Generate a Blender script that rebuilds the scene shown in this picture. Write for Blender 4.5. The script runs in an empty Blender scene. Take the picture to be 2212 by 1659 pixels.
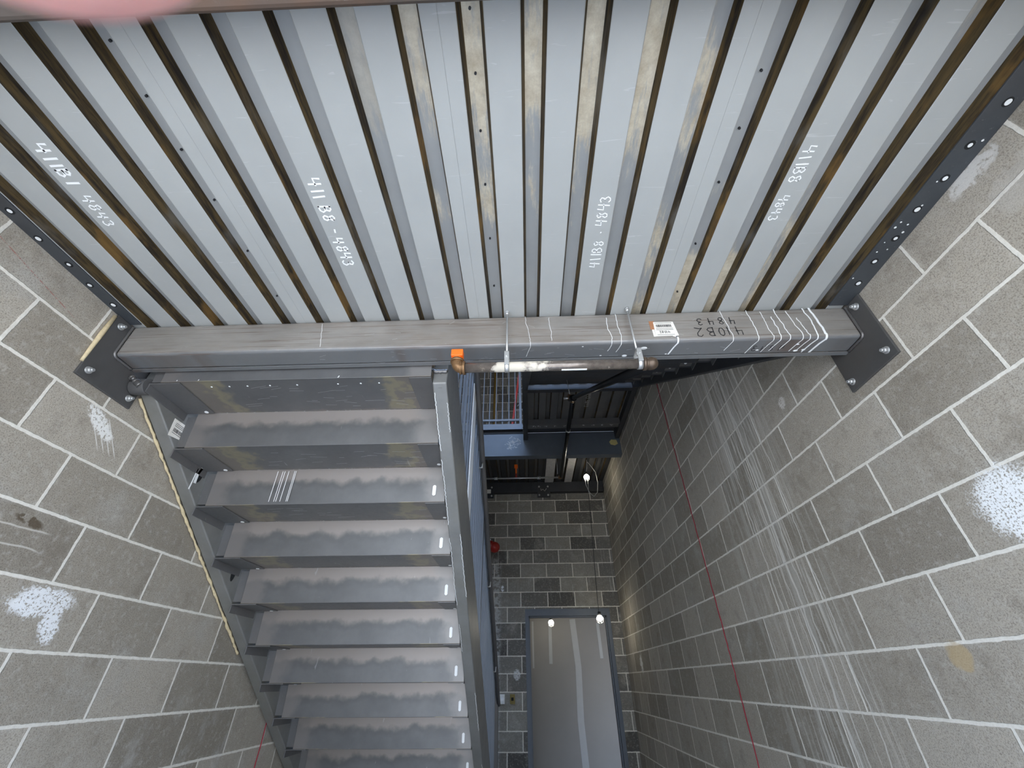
import bpy, bmesh, math, random
from mathutils import Vector, Matrix
random.seed(7)
C = bpy.context.scene.collection
SC = bpy.context.scene
PI = math.pi

# ------------------------------------------------------------------ camera
RT = Vector((0.99942314, 0.03360494, -0.0049083))
UP = Vector((0.02365322, -0.58505285, 0.81065016))
FW = Vector((-0.02437024, 0.81029863, 0.58551022))
cd = bpy.data.cameras.new('camera'); cam = bpy.data.objects.new('camera', cd); C.objects.link(cam)
M = Matrix((RT, UP, -FW)).transposed().to_4x4()
cam.matrix_world = M
cd.sensor_width = 36.0; cd.lens = 892.16 / 2212 * 36
cd.clip_start = 0.002; cd.clip_end = 200
cd.dof.use_dof = True; cd.dof.focus_distance = 1.7; cd.dof.aperture_fstop = 15
SC.camera = cam
# ------------------------------------------------------------------ view
SC.view_settings.view_transform = 'Standard'; SC.view_settings.look = 'None'
SC.view_settings.gamma = 1; SC.view_settings.use_curve_mapping = False
SC.view_settings.exposure = 1.12
SC.cycles.max_bounces = 10; SC.cycles.diffuse_bounces = 6
SC.cycles.use_denoising = True
SC.cycles.sample_clamp_indirect = 6
# ------------------------------------------------------------------ world (overcast-blue sky)
w = bpy.data.worlds.new('sky'); SC.world = w; w.use_nodes = True
nt = w.node_tree; nt.nodes.clear()
o_ = nt.nodes.new('ShaderNodeOutputWorld'); bg = nt.nodes.new('ShaderNodeBackground')
tc = nt.nodes.new('ShaderNodeTexCoord'); sx = nt.nodes.new('ShaderNodeSeparateXYZ')
rp = nt.nodes.new('ShaderNodeValToRGB')
nt.links.new(tc.outputs['Generated'], sx.inputs[0]); nt.links.new(sx.outputs['Z'], rp.inputs[0])
rp.color_ramp.elements[0].position = 0.0; rp.color_ramp.elements[0].color = (0.86, 0.93, 1.0, 1)
rp.color_ramp.elements[1].position = 0.6; rp.color_ramp.elements[1].color = (0.42, 0.62, 1.0, 1)
nt.links.new(rp.outputs[0], bg.inputs[0])
zr_ = nt.nodes.new('ShaderNodeMapRange'); nt.links.new(sx.outputs['Z'], zr_.inputs[0])
zr_.inputs[1].default_value = .45; zr_.inputs[2].default_value = .95; zr_.inputs[3].default_value = 2.0; zr_.inputs[4].default_value = 6.5
nt.links.new(zr_.outputs[0], bg.inputs[1])
nt.links.new(bg.outputs[0], o_.inputs[0])
# ------------------------------------------------------------------ sun (lights the ground outside the stair door)
sd = bpy.data.lights.new('sun', 'SUN'); so = bpy.data.objects.new('sun', sd); C.objects.link(so)
sd.energy = 6.0; sd.angle = 0.02; sd.color = (1.0, 0.93, 0.82)
so.rotation_euler = Vector((0.75, 0.10, -0.72)).to_track_quat('-Z', 'Y').to_euler()
so.location = (-8, -6, 9)

# ------------------------------------------------------------------ node helper
class NT:
    def __init__(s, name, rough=0.6, metal=0.0):
        s.m = bpy.data.materials.new(name); s.m.use_nodes = True; s.t = s.m.node_tree
        s.b = s.t.nodes['Principled BSDF']
        s.b.inputs['Roughness'].default_value = rough; s.b.inputs['Metallic'].default_value = metal
    def n(s, k, **kw):
        x = s.t.nodes.new(k)
        for a, v in kw.items(): setattr(x, a, v)
        return x
    def put(s, inp, v):
        if hasattr(v, 'is_linked') or isinstance(v, bpy.types.NodeSocket): s.t.links.new(v, inp)
        else: inp.default_value = v
    def math(s, op, a, b=0.0, c=None, clamp=False):
        x = s.n('ShaderNodeMath', operation=op, use_clamp=clamp); s.put(x.inputs[0], a); s.put(x.inputs[1], b)
        if c is not None: s.put(x.inputs[2], c)
        return x.outputs[0]
    def mix(s, f, a, b, mode='MIX'):
        x = s.n('ShaderNodeMix', data_type='RGBA', blend_type=mode); s.put(x.inputs[0], f)
        for i, v in ((6, a), (7, b)):
            if isinstance(v, tuple) and len(v) == 3: v = (*v, 1)
            s.put(x.inputs[i], v)
        return x.outputs[2]
    def pos(s):
        g = s.n('ShaderNodeNewGeometry'); x = s.n('ShaderNodeSeparateXYZ'); s.t.links.new(g.outputs['Position'], x.inputs[0])
        return x.outputs[0], x.outputs[1], x.outputs[2], g.outputs['Position']
    def loc(s):
        g = s.n('ShaderNodeTexCoord'); x = s.n('ShaderNodeSeparateXYZ'); s.t.links.new(g.outputs['Object'], x.inputs[0])
        return x.outputs[0], x.outputs[1], x.outputs[2], g.outputs['Object']
    def vec(s, a, b, c):
        x = s.n('ShaderNodeCombineXYZ')
        for i, v in enumerate((a, b, c)): s.put(x.inputs[i], v)
        return x.outputs[0]
    def noise(s, v, scale=5, detail=4, rough=0.6, dist=0.0, col=False):
        x = s.n('ShaderNodeTexNoise'); s.put(x.inputs['Vector'], v); x.inputs['Scale'].default_value = scale
        x.inputs['Detail'].default_value = detail; x.inputs['Roughness'].default_value = rough; x.inputs['Distortion'].default_value = dist
        return x.outputs['Color' if col else 'Fac']
    def step(s, v, a, b):
        x = s.n('ShaderNodeMapRange', interpolation_type='SMOOTHSTEP'); s.put(x.inputs[0], v)
        x.inputs[1].default_value = a; x.inputs[2].default_value = b
        return x.outputs[0]
    def scale(s, v, k):
        x = s.n('ShaderNodeMapping'); s.put(x.inputs[0], v); x.inputs['Scale'].default_value = k
        return x.outputs[0]
    def bump(s, h, strength=0.3, dist=0.01):
        x = s.n('ShaderNodeBump'); s.put(x.inputs['Height'], h); x.inputs['Strength'].default_value = strength; x.inputs['Distance'].default_value = dist
        s.t.links.new(x.outputs[0], s.b.inputs['Normal'])
    def color(s, c): s.put(s.b.inputs['Base Color'], (*c, 1) if isinstance(c, tuple) and len(c) == 3 else c)

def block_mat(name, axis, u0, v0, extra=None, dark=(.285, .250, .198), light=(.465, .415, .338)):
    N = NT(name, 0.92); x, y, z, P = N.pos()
    wob = N.noise(N.scale(P, (1, 1, 1)), 38, 3, 0.6, col=True)
    ws = N.n('ShaderNodeSeparateXYZ'); N.put(ws.inputs[0], wob)
    u = x if axis == 'X' else y
    uu = N.math('ADD', N.math('ADD', u, 16.256 - u0), N.math('MULTIPLY', N.math('SUBTRACT', ws.outputs[0], .5), .007))
    vv = N.math('ADD', N.math('ADD', z, 4.064 - v0), N.math('MULTIPLY', N.math('SUBTRACT', ws.outputs[1], .5), .007))
    br = N.n('ShaderNodeTexBrick'); N.put(br.inputs['Vector'], N.vec(uu, vv, 0.0))
    br.inputs['Scale'].default_value = 1; br.inputs['Brick Width'].default_value = .4064; br.inputs['Row Height'].default_value = .2032
    br.inputs['Mortar Size'].default_value = .0066; br.inputs['Mortar Smooth'].default_value = .35; br.inputs['Bias'].default_value = 0
    br.offset = .5; br.offset_frequency = 2
    br.inputs['Color1'].default_value = (0, 0, 0, 1); br.inputs['Color2'].default_value = (1, 1, 1, 1); br.inputs['Mortar'].default_value = (.5, .5, .5, 1)
    tint = N.n('ShaderNodeSeparateColor'); N.put(tint.inputs[0], br.outputs['Color'])
    c = N.mix(tint.outputs[0], dark, light)
    n1 = N.noise(P, 3.2, 5, .65); n2 = N.noise(P, 230, 2, .7); n3 = N.noise(P, 45, 4, .7)
    c = N.mix(N.step(n1, .52, .8), c, (.44, .41, .355))
    c = N.mix(N.math('MULTIPLY', N.step(n2, .42, .75), .62), c, (.075, .06, .045))
    c = N.mix(N.math('MULTIPLY', N.step(N.noise(P, 7, 5, .75), .5, .72), .4), c, (.17, .14, .105))
    c = N.mix(N.math('MULTIPLY', N.step(n3, .50, .74), .38), c, (.55, .51, .45))
    mort = br.outputs['Fac']
    # faint mortar smear beside the joints
    br2 = N.n('ShaderNodeTexBrick'); N.put(br2.inputs['Vector'], N.vec(uu, vv, 0.0))
    br2.inputs['Scale'].default_value = 1; br2.inputs['Brick Width'].default_value = .4064; br2.inputs['Row Height'].default_value = .2032
    br2.inputs['Mortar Size'].default_value = .022; br2.inputs['Mortar Smooth'].default_value = 1.0; br2.offset = .5; br2.offset_frequency = 2
    sm = N.math('MULTIPLY', br2.outputs['Fac'], N.step(N.noise(P, 26, 4, .7), .45, .75))
    c = N.mix(N.math('MULTIPLY', sm, .55), c, (.60, .56, .48))
    c = N.mix(mort, c, N.mix(N.noise(P, 90, 3, .6), (.62, .57, .48), (.90, .86, .77)))
    if extra: c = extra(N, c, x, y, z, P)
    N.color(c)
    h = N.math('ADD', N.math('MULTIPLY', mort, .8), N.math('MULTIPLY', n2, .22))
    N.bump(h, .55, .006)
    return N.m

def ell(N, a, b, ca, cb, ra, rb, P, nscale=70, rot=0.0):
    """irregular paint patch: ellipse broken up by noise"""
    da = N.math('SUBTRACT', a, ca); db = N.math('SUBTRACT', b, cb)
    cr, sr = math.cos(rot), math.sin(rot)
    p = N.math('DIVIDE', N.math('ADD', N.math('MULTIPLY', da, cr), N.math('MULTIPLY', db, sr)), ra)
    q = N.math('DIVIDE', N.math('SUBTRACT', N.math('MULTIPLY', db, cr), N.math('MULTIPLY', da, sr)), rb)
    d = N.math('ADD', N.math('MULTIPLY', p, p), N.math('MULTIPLY', q, q))
    d = N.math('ADD', d, N.math('MULTIPLY', N.math('SUBTRACT', N.noise(P, 22, 4, .7), .5), 1.3))
    inside = N.step(d, 1.15, .35)
    nn = N.noise(P, nscale, 3, .6)
    return N.math('MULTIPLY', inside, N.step(N.math('ADD', nn, N.math('MULTIPLY', inside, .16)), .535, .64))

def right_extra(N, c, x, y, z, P):
    # white paint and grout runs down the wall
    st = N.noise(N.vec(0.0, N.math('MULTIPLY', y, 30.0), N.math('MULTIPLY', z, .55)), 1.6, 4, .75)
    env = N.math('MULTIPLY', N.step(y, 1.95, 2.25), N.step(y, 2.85, 2.55))
    top = N.step(z, -.4, 2.2)
    wsh = N.noise(N.vec(0.0, N.math('MULTIPLY', y, 9.0), N.math('MULTIPLY', z, .8)), 1.5, 4, .7)
    c = N.mix(N.math('MULTIPLY', N.math('MULTIPLY', N.step(wsh, .48, .60), .5), N.math('MULTIPLY', N.step(y, 1.9, 2.3), N.step(y, 3.1, 2.7))), c, (.52, .49, .43))
    thr = N.math('ADD', N.math('MULTIPLY', st, 1.0), N.math('MULTIPLY', top, .055))
    m = N.math('MULTIPLY', N.step(thr, .555, .61), env)
    c = N.mix(N.math('MULTIPLY', m, .8), c, (.70, .66, .58))
    st2 = N.noise(N.vec(3.0, N.math('MULTIPLY', y, 42.0), N.math('MULTIPLY', z, .4)), 1.3, 2, .6)
    env2 = N.math('MULTIPLY', N.step(y, 2.7, 2.9), N.step(y, 4.9, 3.3))
    m2 = N.math('MULTIPLY', N.step(st2, .66, .70), env2)
    c = N.mix(N.math('MULTIPLY', m2, .4), c, (.6, .57, .5))
    # three long straight runs
    for yy, wd, z1 in ((2.30, .006, 2.4), (2.36, .010, 2.4), (2.55, .009, 2.2), (2.16, .006, 1.5), (2.42, .005, 2.0)):
        d = N.math('ABSOLUTE', N.math('ADD', N.math('SUBTRACT', y, yy), N.math('MULTIPLY', N.math('SUBTRACT', N.noise(N.vec(yy, z, 0.0), 5, 3, .6), .5), .07)))
        m = N.math('MULTIPLY', N.step(d, wd, wd * .4), N.step(z, z1, z1 - .2))
        c = N.mix(N.math('MULTIPLY', m, .72), c, (.70, .67, .60))
    c = N.mix(ell(N, y, z, 1.17, .40, .13, .115, P, 150, .5), c, (.88, .88, .86))
    c = N.mix(N.math('MULTIPLY', ell(N, y, z, 1.61, .057, .05, .05, P, 3), .6), c, (.50, .36, .17))
    c = N.mix(ell(N, y, z, 6.09, .17, .09, .11, P, 12), c, (.72, .70, .66))
    c = N.mix(ell(N, y, z, 1.87, 1.185, .035, .04, P, 160), c, (.7, .66, .6))
    c = N.mix(N.math('MULTIPLY', ell(N, y, z, .68, 1.235, .10, .04, P, 30), .7), c, (.74, .72, .67))
    c = N.mix(N.math('MULTIPLY', ell(N, y, z, .62, 1.10, .11, .10, P, 8), .4), c, (.5, .47, .42))
    return c
def left_extra(N, c, x, y, z, P):
    for (a, b, ra, rb, rot) in ((1.56, .235, .13, .055, .1), (1.63, .175, .045, .075, .35)):
        c = N.mix(ell(N, y, z, a, b, ra, rb, P, 130, rot), c, (.84, .84, .83))
    c = N.mix(ell(N, y, z, 1.385, .85, .10, .035, P, 110, -.5), c, (.85, .83, .78))
    for k in range(4):
        yy = 1.33 + k * .028
        d = N.math('ABSOLUTE', N.math('SUBTRACT', N.math('SUBTRACT', y, yy), N.math('MULTIPLY', N.math('SUBTRACT', .87, z), .9)))
        m = N.math('MULTIPLY', N.step(d, .004, .0015), N.math('MULTIPLY', N.step(z, .75, .78), N.step(z, .89, .87)))
        c = N.mix(N.math('MULTIPLY', m, .6), c, (.9, .88, .82))
    c = N.mix(N.math('MULTIPLY', ell(N, y, z, 1.37, .455, .06, .018, P, 30, -.15), .8), c, (.07, .045, .02))
    for zz in (.42, .36):
        d = N.math('ABSOLUTE', N.math('SUBTRACT', z, N.math('ADD', zz, N.math('MULTIPLY', N.noise(N.vec(y, zz, 0.0), 6, 2, .5), .03))))
        m = N.math('MULTIPLY', N.step(d, .004, .0015), N.step(y, 1.47, 1.42))
        c = N.mix(N.math('MULTIPLY', m, .5), c, (.75, .7, .62))
    # red lumber-crayon line under the deck
    d = N.math('ABSOLUTE', N.math('SUBTRACT', z, N.math('SUBTRACT', 1.335, N.math('MULTIPLY', y, .19))))
    m = N.math('MULTIPLY', N.step(d, .003, .001), N.math('MULTIPLY', N.step(y, 1.1, 1.0), N.step(N.noise(P, 120, 2, .6), .35, .6)))
    c = N.mix(N.math('MULTIPLY', m, .6), c, (.32, .05, .04))
    # grout haze at the bottom
    c = N.mix(N.math('MULTIPLY', N.math('MULTIPLY', N.step(N.noise(P, 6, 4, .7), .5, .8), .5), N.step(z, .1, -.3)), c, (.6, .58, .54))
    return c
def far_extra(N, c, x, y, z, P):
    st = N.noise(N.vec(N.math('MULTIPLY', x, 26.0), 0.0, N.math('MULTIPLY', z, 1.4)), 1.5, 3, .7)
    m = N.math('MULTIPLY', N.step(st, .60, .68), N.math('MULTIPLY', N.step(z, 2.1, 1.8), N.step(z, .8, 1.1)))
    c = N.mix(N.math('MULTIPLY', m, .55), c, (.55, .53, .48))
    m = N.math('MULTIPLY', N.step(N.math('ABSOLUTE', N.math('ADD', x, .47)), .1, .03), N.math('MULTIPLY', N.step(z, 1.65, 1.5), N.step(N.noise(P, 20, 3, .6), .4, .55)))
    c = N.mix(N.math('MULTIPLY', m, .5), c, (.62, .62, .60))
    c = N.mix(N.math('MULTIPLY', ell(N, x, z, -.165, .085, .06, .07, P, 60), .7), c, (.8, .8, .78))
    c = N.mix(ell(N, x, z, -.37, 1.16, .03, .05, P, 30), c, (.8, .82, .85))
    return c
MAT = {}
MAT['bl_r'] = block_mat('block_right', 'Y', 2.1786 - .2032, -.1084, right_extra)
MAT['bl_l'] = block_mat('block_left', 'Y', 1.762, -.1106, left_extra)
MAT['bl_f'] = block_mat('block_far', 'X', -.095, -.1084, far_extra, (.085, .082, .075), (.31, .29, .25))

def steel(name, c1, c2, warm=(.2, .15, .11), rough=.42, metal=.55, warmamt=.4, scratch=.35, sc=1.0, streak=(1, 1, 1)):
    N = NT(name, rough, metal); x, y, z, P = N.pos()
    n1 = N.noise(N.scale(P, streak), 4 * sc, 5, .6); n2 = N.noise(P, 60, 4, .7); n3 = N.noise(N.scale(P, streak), 1.7 * sc, 4, .6, .4)
    c = N.mix(n1, c1, c2)
    c = N.mix(N.math('MULTIPLY', N.step(n3, .45, .7), warmamt), c, warm)
    c = N.mix(N.math('MULTIPLY', N.step(n2, .62, .8), scratch), c, (.45, .44, .42))
    N.color(c)
    N.put(N.b.inputs['Roughness'], N.math('ADD', N.math('MULTIPLY', n2, .25), rough - .1))
    N.bump(n2, .05, .002)
    return N.m
def beam_steel(*a):
    m = steel(*a); t = m.node_tree; b = t.nodes['Principled BSDF']; src = b.inputs['Base Color'].links[0].from_socket
    N = NT.__new__(NT); N.m = m; N.t = t; N.b = b
    x, y, z, P = N.pos(); n = N.noise(P, 14, 4, .7)
    zz = N.math('ADD', z, N.math('MULTIPLY', N.math('SUBTRACT', n, .5), .012))
    c = N.mix(N.math('MULTIPLY', N.step(zz, 1.1185, 1.106), .8), src, (.165, .172, .178))
    ln = N.noise(N.vec(N.math('MULTIPLY', x, .8), 0.0, N.math('MULTIPLY', z, 60.0)), 2.0, 4, .7)
    c = N.mix(N.math('MULTIPLY', N.step(ln, .54, .64), .6), c, (.12, .075, .05))
    N.color(c); return m
MAT['steel'] = steel('mill_scale_steel', (.085, .084, .083), (.165, .160, .155), (.17, .145, .12), .45, .25)
MAT['steel_dk'] = steel('dark_steel', (.030, .032, .036), (.07, .072, .076), (.08, .062, .048), .5, .4)
MAT['beam'] = beam_steel('beam_steel', (.17, .152, .132), (.42, .39, .35), (.21, .16, .12), .42, .25, .6, .45, 1.6, (.5, 1, 2))
MAT['plate'] = steel('plate_steel', (.070, .068, .066), (.12, .115, .11), (.11, .09, .072), .55, .3, .4, .1)
MAT['angle'] = steel('ledger_steel', (.045, .050, .058), (.10, .108, .115), (.15, .115, .09), .5, .4, .15, .3)
MAT['weld'] = steel('weld_bead', (.12, .11, .10), (.3, .29, .28), (.1, .08, .07), .35, .7)
MAT['stringer'] = steel('stringer_steel', (.175, .172, .162), (.31, .305, .285), (.20, .19, .15), .42, .4, .3, .5, 1.6)
MAT['rail'] = steel('rail_steel', (.16, .18, .21), (.26, .28, .31), (.15, .14, .13), .45, .3, .15, .2)
MAT['galv'] = steel('galvanised', (.5, .5, .49), (.68, .68, .66), (.4, .38, .34), .35, .7, .2, .1)

def deck_paint():
    N = NT('primed_deck', .5, .12); x, y, z, P = N.pos()
    n = N.noise(P, 5, 5, .6); n2 = N.noise(N.scale(P, (1, 1, 1)), 40, 5, .75); n3 = N.noise(N.scale(P, (2.5, 30, 1)), 3, 3, .6, 1.0)
    c = N.mix(n, (.36, .367, .352), (.44, .445, .425))
    c = N.mix(N.math('MULTIPLY', N.step(n3, .66, .72), .3), c, (.60, .61, .60))
    c = N.mix(N.math('MULTIPLY', N.step(n2, .66, .8), .3), c, (.62, .61, .58))
    N.color(c); N.bump(n2, .04, .002); return N.m
def rust_web():
    N = NT('rusty_web', .75, .1); x, y, z, P = N.pos()
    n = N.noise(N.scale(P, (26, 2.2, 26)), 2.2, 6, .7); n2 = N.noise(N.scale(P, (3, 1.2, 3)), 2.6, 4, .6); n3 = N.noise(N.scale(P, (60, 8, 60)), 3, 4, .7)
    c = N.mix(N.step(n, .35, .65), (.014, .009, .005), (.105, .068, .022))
    c = N.mix(N.math('MULTIPLY', N.step(n2, .56, .72), .6), c, (.165, .150, .125))
    c = N.mix(N.math('MULTIPLY', N.step(n2, .44, .34), .55), c, (.24, .13, .03))
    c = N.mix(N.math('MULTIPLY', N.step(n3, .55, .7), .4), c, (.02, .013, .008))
    N.color(c); N.bump(n3, .2, .002); return N.m
def top_flange():
    N = NT('bare_deck_rib', .5, .25); x, y, z, P = N.pos()
    ix = N.math('FLOOR', N.math('DIVIDE', N.math('SUBTRACT', x, .005), .1505))
    n = N.noise(N.scale(P, (16, 3.0, 16)), 2.0, 6, .7)
    n2 = N.noise(N.vec(N.math('MULTIPLY', ix, 7.3), N.math('MULTIPLY', y, 1.5), 0.0), 1.4, 2, .6)
    c = N.mix(N.noise(P, 8, 4, .6), (.31, .315, .305), (.41, .415, .40))
    band = N.math('MULTIPLY', N.step(x, -.60, -.15), N.step(x, 1.3, .95))
    far = N.math('MULTIPLY', N.step(x, .42, .60), N.step(y, .75, 1.15))
    near = N.math('MULTIPLY', N.step(x, .65, .35), N.step(y, .75, .35))
    zone = N.math('MULTIPLY', N.math('ADD', far, near, clamp=True), band)
    k = N.step(N.math('ADD', N.math('ADD', N.math('MULTIPLY', n2, .5), N.math('MULTIPLY', n, .45)), N.math('MULTIPLY', zone, .16)), .53, .63)
    c = N.mix(N.math('MULTIPLY', k, band), c, N.mix(N.noise(P, 22, 5, .75), (.30, .22, .12), (.95, .88, .70)))
    N.color(c); return N.m
MAT['rustbeam'] = steel('rusty_beam', (.06, .05, .042), (.11, .085, .07), (.16, .075, .035), .55, .2, .9, .3)
MAT['bluebeam'] = steel('upper_beam_steel', (.10, .115, .135), (.17, .19, .21), (.09, .085, .08), .4, .3, .25, .3)
MAT['deck'] = deck_paint(); MAT['web'] = rust_web(); MAT['rib'] = top_flange()

def riser_mat(kind):
    """mill-scale pan steel with the scaled (blue-grey) field, brown flash rust along one edge and heat tint near the welded ends"""
    N = NT('stair_' + kind, .36, .3)
    x, y, z, P = N.loc()
    oi = N.n('ShaderNodeObjectInfo')
    off = N.vec(N.math('MULTIPLY', oi.outputs['Random'], 31.0), 0.0, N.math('MULTIPLY', oi.outputs['Random'], 17.0))
    va = N.n('ShaderNodeVectorMath', operation='ADD'); N.put(va.inputs[0], P); N.put(va.inputs[1], off); Q = va.outputs[0]
    n1 = N.noise(N.scale(Q, (1, 1, 1)), 6, 5, .6); n2 = N.noise(Q, 55, 4, .7); n3 = N.noise(N.scale(Q, (1, 1, 1)), 9, 4, .55)
    n4 = N.noise(N.scale(Q, (14, 1.5, 3)), 2.5, 3, .6, .6)
    c = N.mix(n1, (.088, .088, .088), (.180, .178, .174))
    if kind == 'riser':
        edge = N.math('ADD', z, N.math('MULTIPLY', N.math('SUBTRACT', n3, .5), .11))      # z = 0 nose, -0.175 foot
        c = N.mix(N.math('MULTIPLY', N.step(edge, -.085, -.045), .85), c, (.30, .262, .235))
        c = N.mix(N.math('MULTIPLY', N.math('MULTIPLY', N.step(edge, -.115, -.085), N.step(edge, -.045, -.075)), .2), c, (.06, .058, .056))
        endl = N.math('ADD', x, N.math('MULTIPLY', N.math('SUBTRACT', n3, .5), .16))
        c = N.mix(N.math('MULTIPLY', N.step(endl, .13, .05), .7), c, (.215, .195, .18))
        c = N.mix(N.math('MULTIPLY', N.step(endl, 1.04, 1.11), .7), c, (.25, .235, .22))
    else:
        endl = N.math('ADD', x, N.math('MULTIPLY', N.math('SUBTRACT', n3, .5), .42))
        for a, b, sgn in ((.27, .20, 1), (.90, .98, -1)):
            c = N.mix(N.math('MULTIPLY', N.step(endl, a, b), .6), c, (.33, .285, .17))
        for a, b in ((.19, .15), (1.0, 1.04)):
            c = N.mix(N.math('MULTIPLY', N.step(endl, a, b), .8), c, (.17, .15, .14))
        edge = N.math('ADD', y, N.math('MULTIPLY', N.math('SUBTRACT', n3, .5), .07))
        c = N.mix(N.math('MULTIPLY', N.step(edge, .235, .26), .8), c, (.235, .205, .185))
    c = N.mix(N.math('MULTIPLY', N.step(n4, .70, .76), .35), c, (.5, .5, .49))
    c = N.mix(N.math('MULTIPLY', N.step(n2, .68, .82), .3), c, (.4, .4, .39))
    N.color(c)
    N.put(N.b.inputs['Roughness'], N.math('ADD', N.math('MULTIPLY', n2, .2), .30))
    N.bump(n2, .03, .002)
    return N.m
MAT['riser'] = riser_mat('riser'); MAT['tread'] = riser_mat('tread')

def plain(name, c, rough=.6, metal=0.0, var=.15, sc=20, emit=None, es=0):
    N = NT(name, rough, metal); x, y, z, P = N.pos()
    n = N.noise(P, sc, 4, .6)
    N.color(N.mix(n, tuple(v * (1 - var) for v in c), tuple(min(1, v * (1 + var)) for v in c)))
    if emit: N.b.inputs['Emission Color'].default_value = (*emit, 1); N.b.inputs['Emission Strength'].default_value = es
    return N.m
MAT['white'] = plain('white_paint', (.86, .86, .84), .6, 0, .04)
MAT['ink'] = plain('black_marker', (.012, .012, .014), .5)
MAT['paper'] = plain('label_paper', (.80, .76, .68), .7)
MAT['tape'] = plain('brown_tape', (.38, .17, .08), .6)
MAT['orange'] = plain('orange_plastic', (.95, .17, .015), .4, 0, .05)
MAT['brass'] = plain('bronze_fitting', (.25, .14, .065), .35, .6, .5, 60)
def pipe_mat():
    N = NT('black_steel_pipe', .22, .9); x, y, z, P = N.pos()
    n = N.noise(P, 40, 4, .7); n2 = N.noise(P, 14, 4, .7)
    c = N.mix(n, (.07, .055, .045), (.36, .31, .27))
    env = N.math('MULTIPLY', N.step(x, -.13, -.07), N.step(x, .20, .04))
    k = N.step(N.math('ADD', N.math('MULTIPLY', env, .27), n2), .62, .78)
    c = N.mix(k, c, (.62, .56, .46)); N.color(c)
    N.put(N.b.inputs['Roughness'], N.math('ADD', N.math('MULTIPLY', k, .5), .22)); N.put(N.b.inputs['Metallic'], N.math('SUBTRACT', .6, N.math('MULTIPLY', k, .6)))
    return N.m
MAT['pipe'] = pipe_mat()
MAT['darkbrass'] = plain('dark_fitting', (.12, .085, .06), .35, .6, .4, 60)
MAT['pipedust'] = plain('dusty_pipe', (.42, .37, .32), .6, .1, .5, 60)
MAT['pipe_dk'] = plain('black_pipe', (.012, .012, .013), .3, .5)
MAT['foam'] = plain('yellow_sealant_foam', (.62, .50, .30), .8, 0, .35, 60)
MAT['conc'] = plain('concrete', (.56, .53, .49), .9, 0, .2, 4)
MAT['ground'] = plain('sunlit_ground', (.50, .45, .38), .95, 0, .15, 1)
MAT['frame'] = plain('grey_door_frame', (.11, .125, .145), .5, .1, .12, 15)
MAT['drywall'] = plain('drywall_paper', (.25, .23, .21), .85, 0, .08, 3)
MAT['mud'] = plain('joint_compound', (.38, .37, .355), .85, 0, .06, 12)
MAT['red'] = plain('red_pipe_paint', (.33, .018, .012), .35, 0, .2)
MAT['redfib'] = plain('red_fibreglass', (.75, .07, .06), .5)
MAT['redline'] = plain('red_string', (.30, .015, .03), .8)
MAT['alu'] = plain('aluminium', (.7, .72, .75), .35, .4)
MAT['wire'] = plain('black_wire', (.015, .015, .015), .5)
MAT['wirel'] = plain('grey_wire', (.45, .45, .42), .5)
MAT['bulb'] = plain('lit_bulb', (1, .97, .88), .4, 0, .01, 5, (1.0, .95, .80), 28)
MAT['ochre'] = plain('ochre_pipe', (.26, .155, .03), .5)
MAT['board'] = plain('grey_plank', (.42, .40, .38), .8, 0, .35, 30)
MAT['yellow'] = plain('yellow_sticker', (.60, .50, .20), .6)
MAT['yellowbox'] = plain('yellow_box', (.20, .14, .02), .5)
MAT['skin'] = plain('skin', (1.0, .47, .42), .5, 0, .06, 200)
b = MAT['skin'].node_tree.nodes['Principled BSDF']; b.inputs['Subsurface Weight'].default_value = .3; b.inputs['Subsurface Radius'].default_value = (.01, .004, .003); b.inputs['Subsurface Scale'].default_value = .3
MAT['nail'] = plain('nail', (.9, .6, .55), .3)
MAT['hole'] = plain('dark_recess', (.01, .01, .01), .9)

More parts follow.
